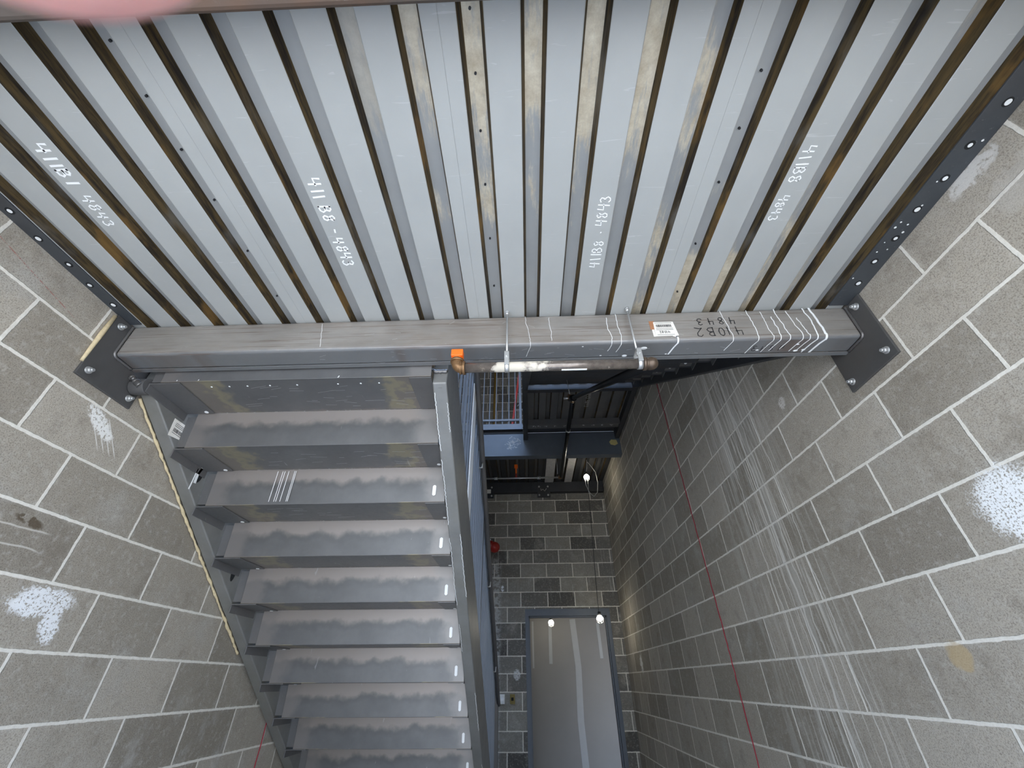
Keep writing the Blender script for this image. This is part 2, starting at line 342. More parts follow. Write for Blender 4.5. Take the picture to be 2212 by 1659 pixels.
# ------------------------------------------------------------------ mesh helpers
class MB:
    def __init__(s): s.b = bmesh.new()
    def box(s, x0, x1, y0, y1, z0, z1, mi=0):
        v = [s.b.verts.new((x, y, z)) for x in (x0, x1) for y in (y0, y1) for z in (z0, z1)]
        for f in ((0, 1, 3, 2), (4, 6, 7, 5), (0, 4, 5, 1), (2, 3, 7, 6), (0, 2, 6, 4), (1, 5, 7, 3)):
            s.b.faces.new([v[i] for i in f]).material_index = mi
        return s
    def prism(s, pts, axis, a, b, mi=0):
        """closed polygon in the plane across `axis`, extruded a..b"""
        def P(p, t):
            return {'X': (t, p[0], p[1]), 'Y': (p[0], t, p[1]), 'Z': (p[0], p[1], t)}[axis]
        A = [s.b.verts.new(P(p, a)) for p in pts]; B = [s.b.verts.new(P(p, b)) for p in pts]; n = len(pts)
        s.b.faces.new(A).material_index = mi; s.b.faces.new(B[::-1]).material_index = mi
        for i in range(n): s.b.faces.new([A[i], B[i], B[(i + 1) % n], A[(i + 1) % n]]).material_index = mi
        return s
    def tube(s, pts, r, seg=12, mi=0, cap=True):
        pts = [Vector(p) for p in pts]; rings = []
        rr = r if isinstance(r, (list, tuple)) else [r] * len(pts)
        prev = None
        for i, p in enumerate(pts):
            a = pts[max(0, i - 1)]; b = pts[min(len(pts) - 1, i + 1)]; t = (b - a).normalized()
            if prev is None:
                u = t.cross(Vector((0, 0, 1)));
                if u.length < .1: u = t.cross(Vector((0, 1, 0)))
            else: u = prev - t * prev.dot(t)
            u.normalize(); prev = u; v = t.cross(u)
            rings.append([s.b.verts.new(p + (u * math.cos(2 * PI * k / seg) + v * math.sin(2 * PI * k / seg)) * rr[i]) for k in range(seg)])
        for A, B in zip(rings, rings[1:]):
            for k in range(seg):
                f = s.b.faces.new([A[k], A[(k + 1) % seg], B[(k + 1) % seg], B[k]]); f.material_index = mi; f.smooth = True
        if cap:
            s.b.faces.new(rings[0][::-1]).material_index = mi; s.b.faces.new(rings[-1]).material_index = mi
        return s
    def cyl(s, c, axis, r, h, seg=16, mi=0):
        c = Vector(c); d = {'X': Vector((1, 0, 0)), 'Y': Vector((0, 1, 0)), 'Z': Vector((0, 0, 1))}[axis] if isinstance(axis, str) else Vector(axis).normalized()
        return s.tube([c - d * h / 2, c + d * h / 2], r, seg, mi)
    def ball(s, c, r, sc=(1, 1, 1), seg=20, mi=0):
        m = Matrix.Translation(c) @ Matrix.Diagonal((r * sc[0], r * sc[1], r * sc[2], 1))
        g = bmesh.ops.create_uvsphere(s.b, u_segments=seg, v_segments=seg // 2, radius=1, matrix=m)
        for v in g['verts']:
            for f in v.link_faces: f.material_index = mi; f.smooth = True
        return s
    def ribbon(s, pts, nrm, wdt, th=.0006, mi=0):
        """flat stroke lying on a surface with normal nrm"""
        nrm = Vector(nrm)
        pts = [Vector(p) for p in pts]
        L = []; R = []
        for i, p in enumerate(pts):
            a = pts[max(0, i - 1)]; b = pts[min(len(pts) - 1, i + 1)]
            t = (b - a)
            if t.length < 1e-9: t = Vector((1, 0, 0))
            sd = t.normalized().cross(nrm) * wdt * .5
            L.append(p + sd); R.append(p - sd)
        e = (pts[0] - pts[1]).normalized() * wdt * .4; L[0] += e; R[0] += e
        e = (pts[-1] - pts[-2]).normalized() * wdt * .4; L[-1] += e; R[-1] += e
        top = [(s.b.verts.new(l + nrm * th), s.b.verts.new(r + nrm * th)) for l, r in zip(L, R)]
        bot = [(s.b.verts.new(l), s.b.verts.new(r)) for l, r in zip(L, R)]
        for i in range(len(pts) - 1):
            for q in ([top[i][0], top[i][1], top[i + 1][1], top[i + 1][0]], [top[i][0], top[i + 1][0], bot[i + 1][0], bot[i][0]], [top[i][1], bot[i][1], bot[i + 1][1], top[i + 1][1]]):
                s.b.faces.new(q).material_index = mi
        return s
    def build(s, name, mats, parent=None, bevel=0, smooth=False, seg=2):
        bmesh.ops.recalc_face_normals(s.b, faces=s.b.faces)
        me = bpy.data.meshes.new(name); s.b.to_mesh(me); s.b.free()
        for m in (mats if isinstance(mats, (list, tuple)) else [mats]): me.materials.append(MAT[m])
        o = bpy.data.objects.new(name, me); C.objects.link(o)
        if parent is not None: o.parent = parent; o.matrix_parent_inverse = parent.matrix_world.inverted() if False else Matrix.Translation(-parent.location)
        if bevel:
            md = o.modifiers.new('bevel', 'BEVEL'); md.width = bevel; md.segments = seg; md.limit_method = 'ANGLE'; md.angle_limit = math.radians(40)
        if smooth:
            for p in me.polygons: p.use_smooth = True
        return o
def tag(o, label=None, cat=None, group=None, kind=None):
    for k, v in (('label', label), ('category', cat), ('group', group), ('kind', kind)):
        if v: o[k] = v
    return o
def thing(name, loc, label, cat, group=None):
    o = bpy.data.objects.new(name, None); C.objects.link(o); o.location = loc; o.empty_display_size = .1
    return tag(o, label, cat, group)
def struct(o): o['kind'] = 'structure'; return o
def copy_thing(root, delta, label=None, name=None):
    r = root.copy(); C.objects.link(r); r.location = root.location + Vector(delta)
    if label: r['label'] = label
    for ch in list(root.children):
        c = ch.copy(); C.objects.link(c); c.parent = r; c.matrix_parent_inverse = ch.matrix_parent_inverse.copy()
        for g in list(ch.children):
            d = g.copy(); C.objects.link(d); d.parent = c; d.matrix_parent_inverse = g.matrix_parent_inverse.copy()
    return r
def parented(o, parent):
    o.parent = parent; o.matrix_parent_inverse = Matrix.Translation(-parent.location); return o

# ------------------------------------------------------------------ writing (single-stroke hand lettering)
G = {'4': [[(.08, 1), (.02, .48), (.58, .52)], [(.50, .98), (.46, 0)]],
     '1': [[(.25, 1), (.27, 0)]],
     'B': [[(.05, 0), (.08, 1)], [(.02, .97), (.35, 1), (.50, .84), (.42, .62), (.12, .54)], [(.12, .54), (.46, .48), (.58, .26), (.42, .05), (.02, .02)]],
     '8': [[(.52, .88), (.30, 1), (.10, .86), (.16, .66), (.42, .48), (.55, .26), (.42, .04), (.20, .02), (.08, .2), (.2, .42), (.44, .62), (.55, .8), (.50, .9)]],
     '3': [[(.08, .9), (.3, 1), (.5, .86), (.44, .64), (.22, .54)], [(.22, .54), (.46, .46), (.56, .26), (.4, .04), (.18, 0), (.04, .14)]],
     '0': [[(.3, 1), (.1, .82), (.06, .35), (.22, .02), (.42, .05), (.55, .4), (.5, .82), (.3, 1)]],
     '2': [[(.06, .82), (.24, 1), (.48, .88), (.46, .6), (.2, .25), (.04, .06)], [(.04, .06), (.25, .12), (.62, .0)]],
     '-': [[(.15, .5), (.4, .46)]], '.': [[(.25, .45), (.32, .42)]], ' ': []}
def write(name, text, org, dx, dy, nrm, size, wdt, mat, parent, adv=.78, label=None):
    m = MB(); org = Vector(org); dx = Vector(dx); dy = Vector(dy); cx = 0
    for ch in text:
        jy = random.uniform(-.05, .05); sk = random.uniform(-.06, .06); sc = random.uniform(.92, 1.06)
        for st in G[ch]:
            m.ribbon([org + dx * (cx + (p[0] + sk * p[1]) * size * sc) + dy * ((p[1] + jy) * size * sc) for p in st], nrm, wdt, .0008)
        cx += size * (.52 if ch == '1' else .5 if ch in ' -.' else adv)
    o = m.build(name, mat, parent)
    if label: o['label'] = label
    return o

# ------------------------------------------------------------------ the shell
XL, XR, YF, ZF = -1.696, 1.366, 6.95, -1.3276
ZT = 5.7
struct(MB().box(XL - .2, XL, -.1, YF + .2, ZF - .1, ZT).build('wall_left', 'bl_l'))
struct(MB().box(XR, XR + .2, -.1, YF + .2, ZF - .1, ZT).build('wall_right', 'bl_r'))
m = MB()
DX0, DX1, DZ = -.035, 1.208, .88
m.box(XL, DX0, YF, YF + .2, ZF - .1, ZT).box(DX1, XR, YF, YF + .2, ZF - .1, ZT).box(DX0, DX1, YF, YF + .2, DZ, ZT)
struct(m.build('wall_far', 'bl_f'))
m = MB()   # entrance wall, the photographer stands in its wide opening
m.box(XL - .2, XR + .2, -.1, .10, 1.27, ZT).box(XL - .2, XL + .03, -.1001, .10, ZF - .1, 1.27).box(XR - .03, XR + .2, -.1001, .10, ZF - .1, 1.27)
struct(m.build('wall_near', 'conc'))
struct(MB().box(XL, XR, -.1, YF, ZF - .1, ZF).box(-1.6, 2.2, YF + .2, 8.4, ZF - .1, ZF).box(DX0, DX1, YF, YF + .2, ZF - .1, ZF).build('floor', 'conc'))
struct(MB().box(-20, 20, -30, -.101, ZF - .3, ZF - .02).build('ground', 'ground'))
struct(MB().box(XL, XR, 2.5, YF, 5.6, 5.7).build('light_blocking_roof', 'conc'))  # unseen roof added to hold back skylight, left open towards the entrance
# corridor behind the far door
cw = struct(MB().box(-1.6, 2.2, 8.4, 8.5, ZF, .95).build('wall_corridor', 'drywall'))
cw['label'] = 'unpainted drywall of the corridor seen through the doorway'
m = MB()
for pts, wd in ((((.39, 0, .86), (.375, 0, .27)), .055), (((.79, 0, .86), (.83, 0, .2), (.80, 0, -.5), (.83, 0, -1.3)), .10), (((1.225, 0, .82), (1.235, 0, .34)), .05), (((.085, 0, .86), (.08, 0, .2)), .03)):
    m.ribbon([(p[0], 8.399, p[2]) for p in pts], (0, -1, 0), wd, .0015)
parented(m.build('joint_compound', 'mud'), cw)
struct(MB().box(-1.7, -1.6, YF + .2, 8.5, ZF, .95).box(2.2, 2.3, YF + .2, 8.5, ZF, .95).build('wall_corridor_ends', 'drywall'))
struct(MB().box(-1.7, 2.3, YF + .2, 8.5, .95, 1.0).build('ceiling', 'drywall'))
dr = struct(MB().box(DX0, DX0 + .051, YF - .015, YF + .215, ZF, DZ - .09).box(DX1 - .051, DX1, YF - .015, YF + .215, ZF, DZ - .09)
            .box(DX0, DX1, YF - .015, YF + .215, DZ - .09, DZ).box(DX0 + .051, DX0 + .067, YF + .04, YF + .12, ZF, DZ - .09)
            .box(DX1 - .067, DX1 - .051, YF + .04, YF + .12, ZF, DZ - .09).box(DX0 + .05, DX1 - .05, YF + .04, YF + .12, DZ - .106, DZ - .09).build('door_1', 'frame'))
dr['label'] = 'grey steel door frame without a door in the far wall'

# ------------------------------------------------------------------ corrugated deck
def deck_profile(x0, x1, gx, zb, D=.038, W=.0635, T=.0095):
    """list of (x, z, material of the segment that follows): 0 flange, 1 web, 2 rib top"""
    pts = [(x0, zb, 0)]
    r = .0022
    for g in gx:
        if g < x0 - .001 or g + W > x1 + .001: continue
        pts += [(g - r, zb, 3), (g, zb + r * .6, 1), (g + T, zb + D, 2), (g + W - T, zb + D, 1), (g + W, zb + r * .6, 3), (g + W + r, zb, 0)]
    pts.append((x1, zb, 0)); return pts
def deck_sheet(x0, x1, gx, zb, y0, y1, parent, mats=('deck', 'web', 'rib', 'deck')):
    m = MB(); P = deck_profile(x0, x1, gx, zb); t = .0016
    lo = [(m.b.verts.new((x, y0, z)), m.b.verts.new((x, y1, z))) for x, z, k in P]
    hi = [(m.b.verts.new((x, y0, z + t)), m.b.verts.new((x, y1, z + t))) for x, z, k in P]
    for i in range(len(P) - 1):
        k = P[i][2]
        m.b.faces.new([lo[i][0], lo[i][1], lo[i + 1][1], lo[i + 1][0]]).material_index = k
        m.b.faces.new([hi[i][0], hi[i + 1][0], hi[i + 1][1], hi[i][1]]).material_index = k
        m.b.faces.new([lo[i][0], lo[i + 1][0], hi[i + 1][0], hi[i][0]]); m.b.faces.new([lo[i][1], hi[i][1], hi[i + 1][1], lo[i + 1][1]])
    m.b.faces.new([lo[0][0], hi[0][0], hi[0][1], lo[0][1]]); m.b.faces.new([lo[-1][0], lo[-1][1], hi[-1][1], hi[-1][0]])
    return m.build('deck_sheet', list(mats), parent)

ZD = 1.268
ld = thing('landing_deck', (-.15, .7, ZD), 'ribbed grey steel landing deck overhead with white hand-written piece marks', 'deck')
GX = [.017 + .1505 * k for k in range(-11, 9)]
SE = [-1.688, GX[4] + .107, GX[9] + .107, GX[14] + .107, 1.350]
for a, b in zip(SE, SE[1:]):
    deck_sheet(a, b - .0005, GX, ZD, .12, 1.36, ld)
MB().box(-1.69, 1.36, .11, 1.36, ZD + .0405, 1.372).build('concrete_topping', 'conc', ld)
DN = (0, 0, -1); zt = ZD - .0001
write('writing', '411B1', (-1.402, .515, zt), (0, 1, 0), (1, 0, 0), DN, .040, .0062, 'white', ld, .80, 'white paint-marker writing 411B1')
write('writing', '4843', (-1.402, .672, zt), (0, 1, 0), (1, 0, 0), DN, .034, .0042, 'white', ld, .86, 'white paint-marker writing 4843 beside 411B1')
write('writing', '411 B8 - 4843', (-.655, .643, zt), (0, 1, 0), (1, 0, 0), DN, .039, .0052, 'white', ld, .80, 'white paint-marker writing 411B8 - 4843, left of middle')
write('writing', '411B8 . 4843', (.300, 1.016, zt), (0, -1, 0), (-1, 0, 0), DN, .035, .0034, 'white', ld, .82, 'white paint-marker writing 411B8 . 4843, right of middle')
write('writing', '411B8', (.846, .600, zt), (0, 1, 0), (1, 0, 0), DN, .034, .0036, 'white', ld, .78, 'white paint-marker writing 411B8 on the right')
write('writing', '4843', (.846, .752, zt), (0, 1, 0), (1, 0, 0), DN, .030, .0034, 'white', ld, .80, 'white paint-marker writing 4843 on the right')
for (gi, ys) in ((4, (.30, .42, .56, .72, .92, 1.14)), (10, (.27, .40, .54, .70, .90, 1.12)), (15, (.42, .56, .72, .95, 1.18))):
    for y in ys: MB().cyl((GX[gi] + .03, y, ZD + .035), 'Z', .0035, .006, 8).build('screw_tip', 'ink', ld)

# ------------------------------------------------------------------ ledger angles and near beam
def ledger(side, x0, x1, z, y0, y1, label, dots=True, group=None):
    xi, xw = (x1, x0) if side == 'left' else (x0, x1)
    t = thing('ledger_angle', ((x0 + x1) / 2, (y0 + y1) / 2, z), label, 'steel angle', group)
    m = MB()
    if side == 'left': pts = [(x0, z), (x1, z), (x1, z + .006), (x0 + .006, z + .006), (x0 + .006, z + .09), (x0, z + .09)]
    else: pts = [(x1, z), (x0, z), (x0, z + .006), (x1 - .006, z + .006), (x1 - .006, z + .09), (x1, z + .09)]
    m.prism(pts, 'Y', y0, y1).build('angle', 'angle', t, .0012)
    if dots:
        y = y0 + .08; k = 0
        while y < y1 - .02:
            xc = (x0 + x1) / 2 + (-.004 if k % 2 else .003)
            MB().cyl((xc, y, z - .0006), 'Z', .0125, .0012, 20).build('burn_mark', 'hole', t)
            MB().cyl((xc, y, z - .0014), 'Z', .0062 + .001 * (k % 3), .0014, 16).build('daylight_plug_dot', 'white', t)  # white disc, painted bright where plug welds and lit holes show
            y += .098 + .006 * (k % 3); k += 1
    return t
ledger('left', XL, -1.640, ZD - .0065, .22, 1.245, 'dark steel ledger angle bolted to the left block wall under the deck')
ledger('right', 1.281, XR, ZD - .0065, .22, 1.245, 'dark steel ledger angle on the right block wall, paint-spattered')
m = MB()
for (x, y, r) in ((1.335, .90, .004), (1.33, .87, .003), (1.30, .86, .003), (1.295, .88, .004), (1.325, .80, .003), (1.30, .98, .003), (1.345, .60, .0035), (1.31, .72, .0025), (1.29, 1.1, .003), (1.33, .97, .0025), (1.30, .94, .002)):
    m.cyl((x, y, ZD - .0071), 'Z', r, .001, 8)
parented(m.build('paint_spatter', 'white'), bpy.data.objects['ledger_angle.001'])['kind'] = 'stuff'
nb = thing('steel_beam', (0, .16, 1.2), 'brown rusty steel beam across the very top edge of the photo', 'beam')
MB().box(XL, XR, .118, .222, 1.11, ZD - .001).build('tube', 'rustbeam', nb, .012, seg=3)

# ------------------------------------------------------------------ main landing beam with wall plates
def hexbolt(m, c, s):
    """bolt on a wall plate, s=+1 head points to +x"""
    c = Vector(c)
    m.cyl(c + Vector((s * .002, 0, 0)), 'X', .0145, .004, 20)
    m.cyl(c + Vector((s * .009, 0, 0)), 'X', .0105, .011, 6)
    m.cyl(c + Vector((s * .018, 0, 0)), 'X', .0062, .010, 12)
bm_ = thing('steel_beam', (0, 1.31, 1.18), 'long grey square-tube steel beam spanning wall to wall below the landing deck', 'beam')
BY0, BY1, BZ0, BZ1 = 1.258, 1.360, 1.104, 1.2665
MB().box(XL + .011, XR - .011, BY0, BY1, BZ0, BZ1).build('tube', 'beam', bm_, .015, seg=4)
for side, xw, s in (('left', XL, 1), ('right', XR, -1)):
    x0, x1 = (xw, xw + .0105) if s > 0 else (xw - .0105, xw)
    pl = MB().box(x0, x1, 1.182, 1.443, .957, 1.2605).build('end_plate', 'plate', bm_, .002)
    pl['label'] = 'dark steel end plate bolted to the %s wall' % side
    for (y, z) in ((1.214, 1.222), (1.214, .992), (1.412, .992), (1.412, 1.222)):
        h = MB().cyl((xw + s * .0107, y + .006, z + .005), 'X', .0125, .0012, 16).build('slot', 'hole', pl)
        m = MB(); hexbolt(m, (xw + s * .0112, y, z), s); m.build('bolt', 'galv', pl)
    # weld bead around the tube end
    path = []; rr = []
    r0 = .015
    pts = [(BY0 - .003, BZ1 - .01), (BY0 - .003, BZ0 + r0)]
    n = 26
    for i in range(n): path.append((xw + s * .0135, BY0 - .003, BZ1 - .008 + (BZ0 + r0 - BZ1 + .008) * i / n))
    for i in range(8): a = PI / 2 * i / 8; path.append((xw + s * .0135, BY0 + r0 - (r0 + .003) * math.cos(a), BZ0 + r0 - (r0 + .003) * math.sin(a)))
    for i in range(18): path.append((xw + s * .0135, BY0 + r0 + (BY1 - BY0 - r0 - .01) * i / 17, BZ0 - .003))
    rr = [.0052 + (.0016 if i % 2 else 0) for i in range(len(path))]
    MB().tube(path, rr, 8).build('weld_bead', 'weld', bm_)
# plug strip under the beam, its thin closing plate
# marker writing, upside down on the near face
NF = (0, -1, 0); yf = BY0 - .0001
write('writing', '410B2', (.893, yf, 1.168), (-1, 0, 0), (0, 0, -1), NF, .046, .0034, 'ink', bm_, .95, 'upside-down black marker writing 410B2')
write('writing', '4843', (.880, yf, 1.222), (-1, 0, 0), (0, 0, -1), NF, .038, .0034, 'ink', bm_, 1.15, 'upside-down black marker writing 4843')
write('writing', '4843', (1.07, 1.335, BZ0 - .0001), (-1, 0, 0), (0, -1, 0), DN, .030, .0025, 'ink', bm_, 1.2, 'faint black marker writing 4843 under the beam')
lb = MB().prism([(.545, 1.129), (.637, 1.131), (.629, 1.207), (.548, 1.207)], 'Y', BY0 - .0012, BY0 - .0002).build('paper_tag', 'paper', bm_)
lb['label'] = 'cream paper barcode tag'
m = MB(); xx = .556; random.seed(3)
while xx < .615:
    wd = random.choice((.0012, .002, .0028)); m.box(xx, xx + wd, BY0 - .0018, BY0 - .0012, 1.178, 1.192); xx += wd + random.choice((.0012, .002))
for zz in (1.20, 1.170, 1.163, 1.136): m.box(.553, .622, BY0 - .0016, BY0 - .0012, zz, zz + .0015)
m.build('barcode', 'ink', lb)
write('tag_number', '41082', (.606, BY0 - .0013, 1.157), (-1, 0, 0), (0, 0, -1), NF, .012, .0016, 'ink', lb, .8)
MB().box(.531, .552, BY0 - .0010, BY0 - .0001, 1.166, 1.213).build('tape', 'tape', bm_)
MB().box(.536, .545, BY0 - .0010, BY0 - .0001, 1.128, 1.166).build('tag_strip', 'paper', bm_)
random.seed(11)
def run(m, x, top, bot, over, wd):
    """a paint run down the near face and round under the beam"""
    pts = []; n = 14; x_ = x
    for i in range(n):
        z = top + (BZ0 + .016 - top) * i / (n - 1); pts.append((x_, BY0 - .0003, z)); x_ += random.uniform(-.002, .0035)
    m.ribbon(pts, NF, wd, .0007)
    if over > 0:
        pts2 = [(x_, BY0 - .0004 + .0155 * (1 - math.cos(a)), BZ0 + .0155 * (1 - math.sin(a)) - .0004) for a in [PI / 2 * k / 6 for k in range(7)]]
        for i in range(6):
            nn = Vector((0, -math.cos(PI / 2 * (i + .5) / 6), -math.sin(PI / 2 * (i + .5) / 6)))
            m.ribbon(pts2[i:i + 2], nn, wd, .0007)
        m.ribbon([(x_, BY0 + .015, BZ0 - .0003), (x_ - .01 * over, BY0 + .04, BZ0 - .0003), (x_ - .022 * over, BY0 + .015 + .075 * over, BZ0 - .0003)], DN, wd, .0007)
m = MB()
for x, top, ov, wd in ((1.205, 1.262, 1.1, .0085), (1.178, 1.262, 1, .0045), (1.105, 1.25, .9, .0028), (1.06, 1.262, .7, .003), (1.035, 1.22, .8, .003), (1.00, 1.25, .9, .0022), (.945, 1.26, 1, .0026), (.838, 1.262, .7, .0022), (.615, 1.13, .9, .006), (.40, 1.26, .6, .002), (.36, 1.24, .5, .002), (1.135, 1.21, .9, .003), (-.85, 1.25, .0, .0014), (.02, 1.26, .8, .0014), (.12, 1.25, .0, .0014)):
    run(m, x, top, 0, ov, wd)
m.build('paint_runs', 'white', bm_)['kind'] = 'stuff'
m = MB()
for x, y, r in ((1.13, 1.34, .006), (1.12, 1.30, .004), (1.16, 1.335, .005), (.97, 1.33, .004), (.50, 1.30, .009), (.43, 1.345, .007), (.60, 1.34, .003), (.33, 1.34, .003), (.25, 1.28, .0025)):
    m.ball((x, y, BZ0 - .0003), r, (1.6, 1, .1), 12)
m.build('paint_blobs', 'white', bm_)['kind'] = 'stuff'
m = MB()
for k in range(46):
    x = random.uniform(-.9, 1.0); z = random.uniform(1.12, 1.25); a = random.uniform(-.6, .6); L = random.uniform(.008, .045)
    if random.random() < .45: m.ribbon([(x, yf - .0001, z), (x + L * math.cos(a), yf - .0001, z + L * math.sin(a))], NF, .0008, .0002)
    else:
        y = random.uniform(1.28, 1.35); m.ribbon([(x, y, BZ0 - .0001), (x + L * math.cos(a), y + .5 * L * math.sin(a), BZ0 - .0001)], DN, .0008, .0002)
m.build('scratches', 'galv', bm_)['kind'] = 'stuff'
MB().box(XL + .012, XR - .012, BY1 - .008, BY1 + .012, BZ0 - .004, BZ0 - .0005).build('bottom_lip', 'beam', bm_)
# gap filler beside the left plate
tag(MB().tube([(XL + .008, 1.174, 1.245), (XL + .009, 1.173, 1.15), (XL + .008, 1.176, 1.01)], [.007, .009, .006], 10).build('sealant_bead', 'foam'),
    'cream sealant bead on the left wall beside the beam end plate', 'sealant')

# ------------------------------------------------------------------ stair flight 1 (comes down from the landing to the far floor)
m1 = .6515
def zb1(y): return 1.024 - m1 * (y - 1.45)
f1 = thing('stair_flight', (-1.0, 3.2, -.1), 'steel stair flight on the left seen from below, closed risers stepping down away', 'stairs')
def stringer1(x0, x1, lab):
    pts = [(1.422, zb1(1.422)), (1.45 + (1.024 - ZF) / m1, ZF), (1.45 + (1.024 + .37 - ZF) / m1, ZF), (1.422, zb1(1.422) + .37)]
    o = MB().prism(pts, 'X', x0, x1).build('stringer', 'stringer', f1, .006, seg=3)
    o['label'] = lab; return o
sl = stringer1(XL + .020, -1.612, 'stringer along the left wall, edged with yellow foam')
sr = stringer1(-.385, -.323, 'stringer on the open side of the stairs')
# bright scraped edge lines and smear welds on the open stringer
def srib(x, dz, y0, y1, wd, n=40, j=.0025):
    return [(x + random.uniform(-j, j), y0 + (y1 - y0) * i / n, zb1(y0 + (y1 - y0) * i / n) - dz) for i in range(n + 1)]
nrm1 = Vector((0, -m1, -1)).normalized()
m = MB()
for x, a, b_, wd in ((-.380, 1.46, 1.70, .0024), (-.379, 1.74, 2.05, .002), (-.381, 2.12, 2.5, .0018), (-.328, 1.5, 1.62, .0015), (-.326, 2.1, 2.45, .002), (-.327, 3.1, 3.4, .0018), (-.379, 2.62, 2.8, .0015), (-.327, 3.7, 4.1, .0018)):
    m.ribbon(srib(x, .0003, a, b_, wd), nrm1, wd, .0004)
m.build('scraped_lines', 'white', sr)['kind'] = 'stuff'
NOSE = [(1.643 + .2697 * k, 1.056 - .1757 * k) for k in range(-1, 13)]
XA, XB = -1.560, -.3865
rise = MB().box(0, XB - XA, 0, .005, -.1757, 0).build('riser', 'riser', f1, .0018)
trd = MB().box(0, XB - XA, 0, .2545, 0, .005).build('tread', 'tread', f1, .0018)
# sheared riser (leans 18 mm) – edit the verts
for v in rise.data.vertices:
    if v.co.z < -.05: v.co.y += .016
brk = MB().box(0, .137, .004, .250, -.0055, -.0003).prism([(.006, -.0055), (.250, -.0055), (.250, -.042), (.006, -.042)], 'X', 0, .005).build('bracket', 'steel', f1, .001)
rbk = MB().prism([(.012, -.012), (.030, -.012), (.046, -.165), (.028, -.165)], 'X', 0, .052).build('riser_bracket', 'steel', f1, .001)
bkr = MB().box(0, .095, .004, .246, -.0055, -.0003).build('bracket', 'steel', f1, .001)
slt = MB().box(.005, .022, -.0012, -.0001, -.130, -.075).build('daylight_plug_dot', 'white', f1)
slt2 = MB().cyl((0, 0, 0), 'Z', .009, .002, 16).build('daylight_plug_dot', 'white', f1)  # white colour stands in for daylight seen through the tread hole
PI1 = Matrix.Translation(-f1.location)
def put(o, loc, first, parent=f1):
    c = o if first else o.copy()
    if not first: C.objects.link(c)
    c.parent = parent; c.matrix_parent_inverse = Matrix.Translation(-parent.location); c.location = loc; return c
# rounded slot shape for the white discs that paint in daylight through holes
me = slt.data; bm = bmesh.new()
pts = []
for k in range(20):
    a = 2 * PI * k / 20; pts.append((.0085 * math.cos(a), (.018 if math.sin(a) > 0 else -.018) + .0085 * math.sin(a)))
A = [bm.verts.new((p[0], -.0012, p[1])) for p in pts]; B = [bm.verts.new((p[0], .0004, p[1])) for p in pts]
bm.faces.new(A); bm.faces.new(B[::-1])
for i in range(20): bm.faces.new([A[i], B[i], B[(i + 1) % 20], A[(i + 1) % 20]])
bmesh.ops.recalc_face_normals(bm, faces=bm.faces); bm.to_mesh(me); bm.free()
for k, (y, z) in enumerate(NOSE):
    if z - .1757 < ZF: continue
    put(rise, (XA, y, z), k == 0)
    put(rbk, (-1.612, y, z), k == 0)
    if k + 1 < len(NOSE):
        put(trd, (XA, y + .0155, z - .1757), k == 0)
        put(brk, (-1.612, y + .0155, z - .1757), k == 0)
        put(bkr, (-.4815, y + .0155, z - .1757), k == 0)
        put(slt2, (XA + .055, y + .0155 + .235, z - .1757 - .0062), k == 0)
        if k > 0: put(slt2, (-.420, y + .0155 + .215, z - .1757 - .0062), False)
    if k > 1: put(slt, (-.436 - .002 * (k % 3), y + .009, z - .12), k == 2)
# first tread details: row of small weld dots, chalk runs
for x in (-1.36, -1.28, -1.20, -1.10, -.98, -.80, -.70, -.62): MB().ball((x, 1.43, 1.0557 - .0003), .0042, (1, 1, .3), 10).build('weld_dot', 'white', f1)
random.seed(5)
m = MB()
for x in (-1.24, -1.215, -1.205, -1.185, -1.155, -1.148):
    m.ribbon([(x + .004, 1.9 + .2697 - .2697 + .002, .865), (x, 1.9 + .013, .715)], (0, -1, 0), .0022, .0006)
m.build('paint_runs', 'white', f1)['kind'] = 'stuff'
m = MB()
for x in (-1.49, -1.395): m.ribbon([(x + .01, 1.392, 1.10), (x, 1.3885, 1.062)], (0, -1, 0), .003, .0006)
m.ribbon([(-.77, 1.3915, 1.10), (-.785, 1.388, 1.06)], (0, -1, 0), .004, .0006)
m.build('paint_runs', 'white', f1)['kind'] = 'stuff'
m = MB()
for k in range(60):
    j = random.choice((1, 1, 2, 3)); x = random.uniform(-1.3, -.5); y = NOSE[j][0] - random.uniform(.03, .2); a = random.uniform(-.4, .4); L = random.uniform(.02, .09)
    m.ribbon([(x, y, NOSE[j][1] - .0002), (x + L * .5, y + L * .3 * math.sin(a), NOSE[j][1] - .0002), (x + L, y + .3 * L * math.sin(2 * a), NOSE[j][1] - .0002)], DN, .0009, .0002)
m.build('scratches', 'galv', f1)['kind'] = 'stuff'
# sticker on the wall stringer
st = MB().prism([(1.60, .918), (1.592, 1.000), (1.682, 1.002), (1.688, .930)], 'X', -1.6118, -1.6108).build('paper_tag', 'paper', f1)
st['label'] = 'creased paper barcode tag on the left stringer'
m = MB(); yy = 1.612; random.seed(9)
while yy < 1.668:
    wd = random.choice((.0015, .0025, .0035)); m.box(-1.6110, -1.6104, yy, yy + wd, .945, .962); yy += wd + random.choice((.0015, .0025))
for zz in (.985, .978, .971, .938): m.box(-1.6110, -1.6104, 1.61, 1.672, zz, zz + .002)
m.build('barcode', 'ink', st)
# yellow sealant foam squeezed out between stringer and wall
pts = []; n = 90
for i in range(n + 1):
    y = 1.455 + 1.35 * i / n; pts.append((XL + .012 + random.uniform(-.002, .002), y, zb1(y) - .001 + random.uniform(-.002, .002)))
MB().tube(pts, [.006 + random.uniform(-.002, .0025) for _ in pts], 8).build('foam_bead', 'foam', f1)
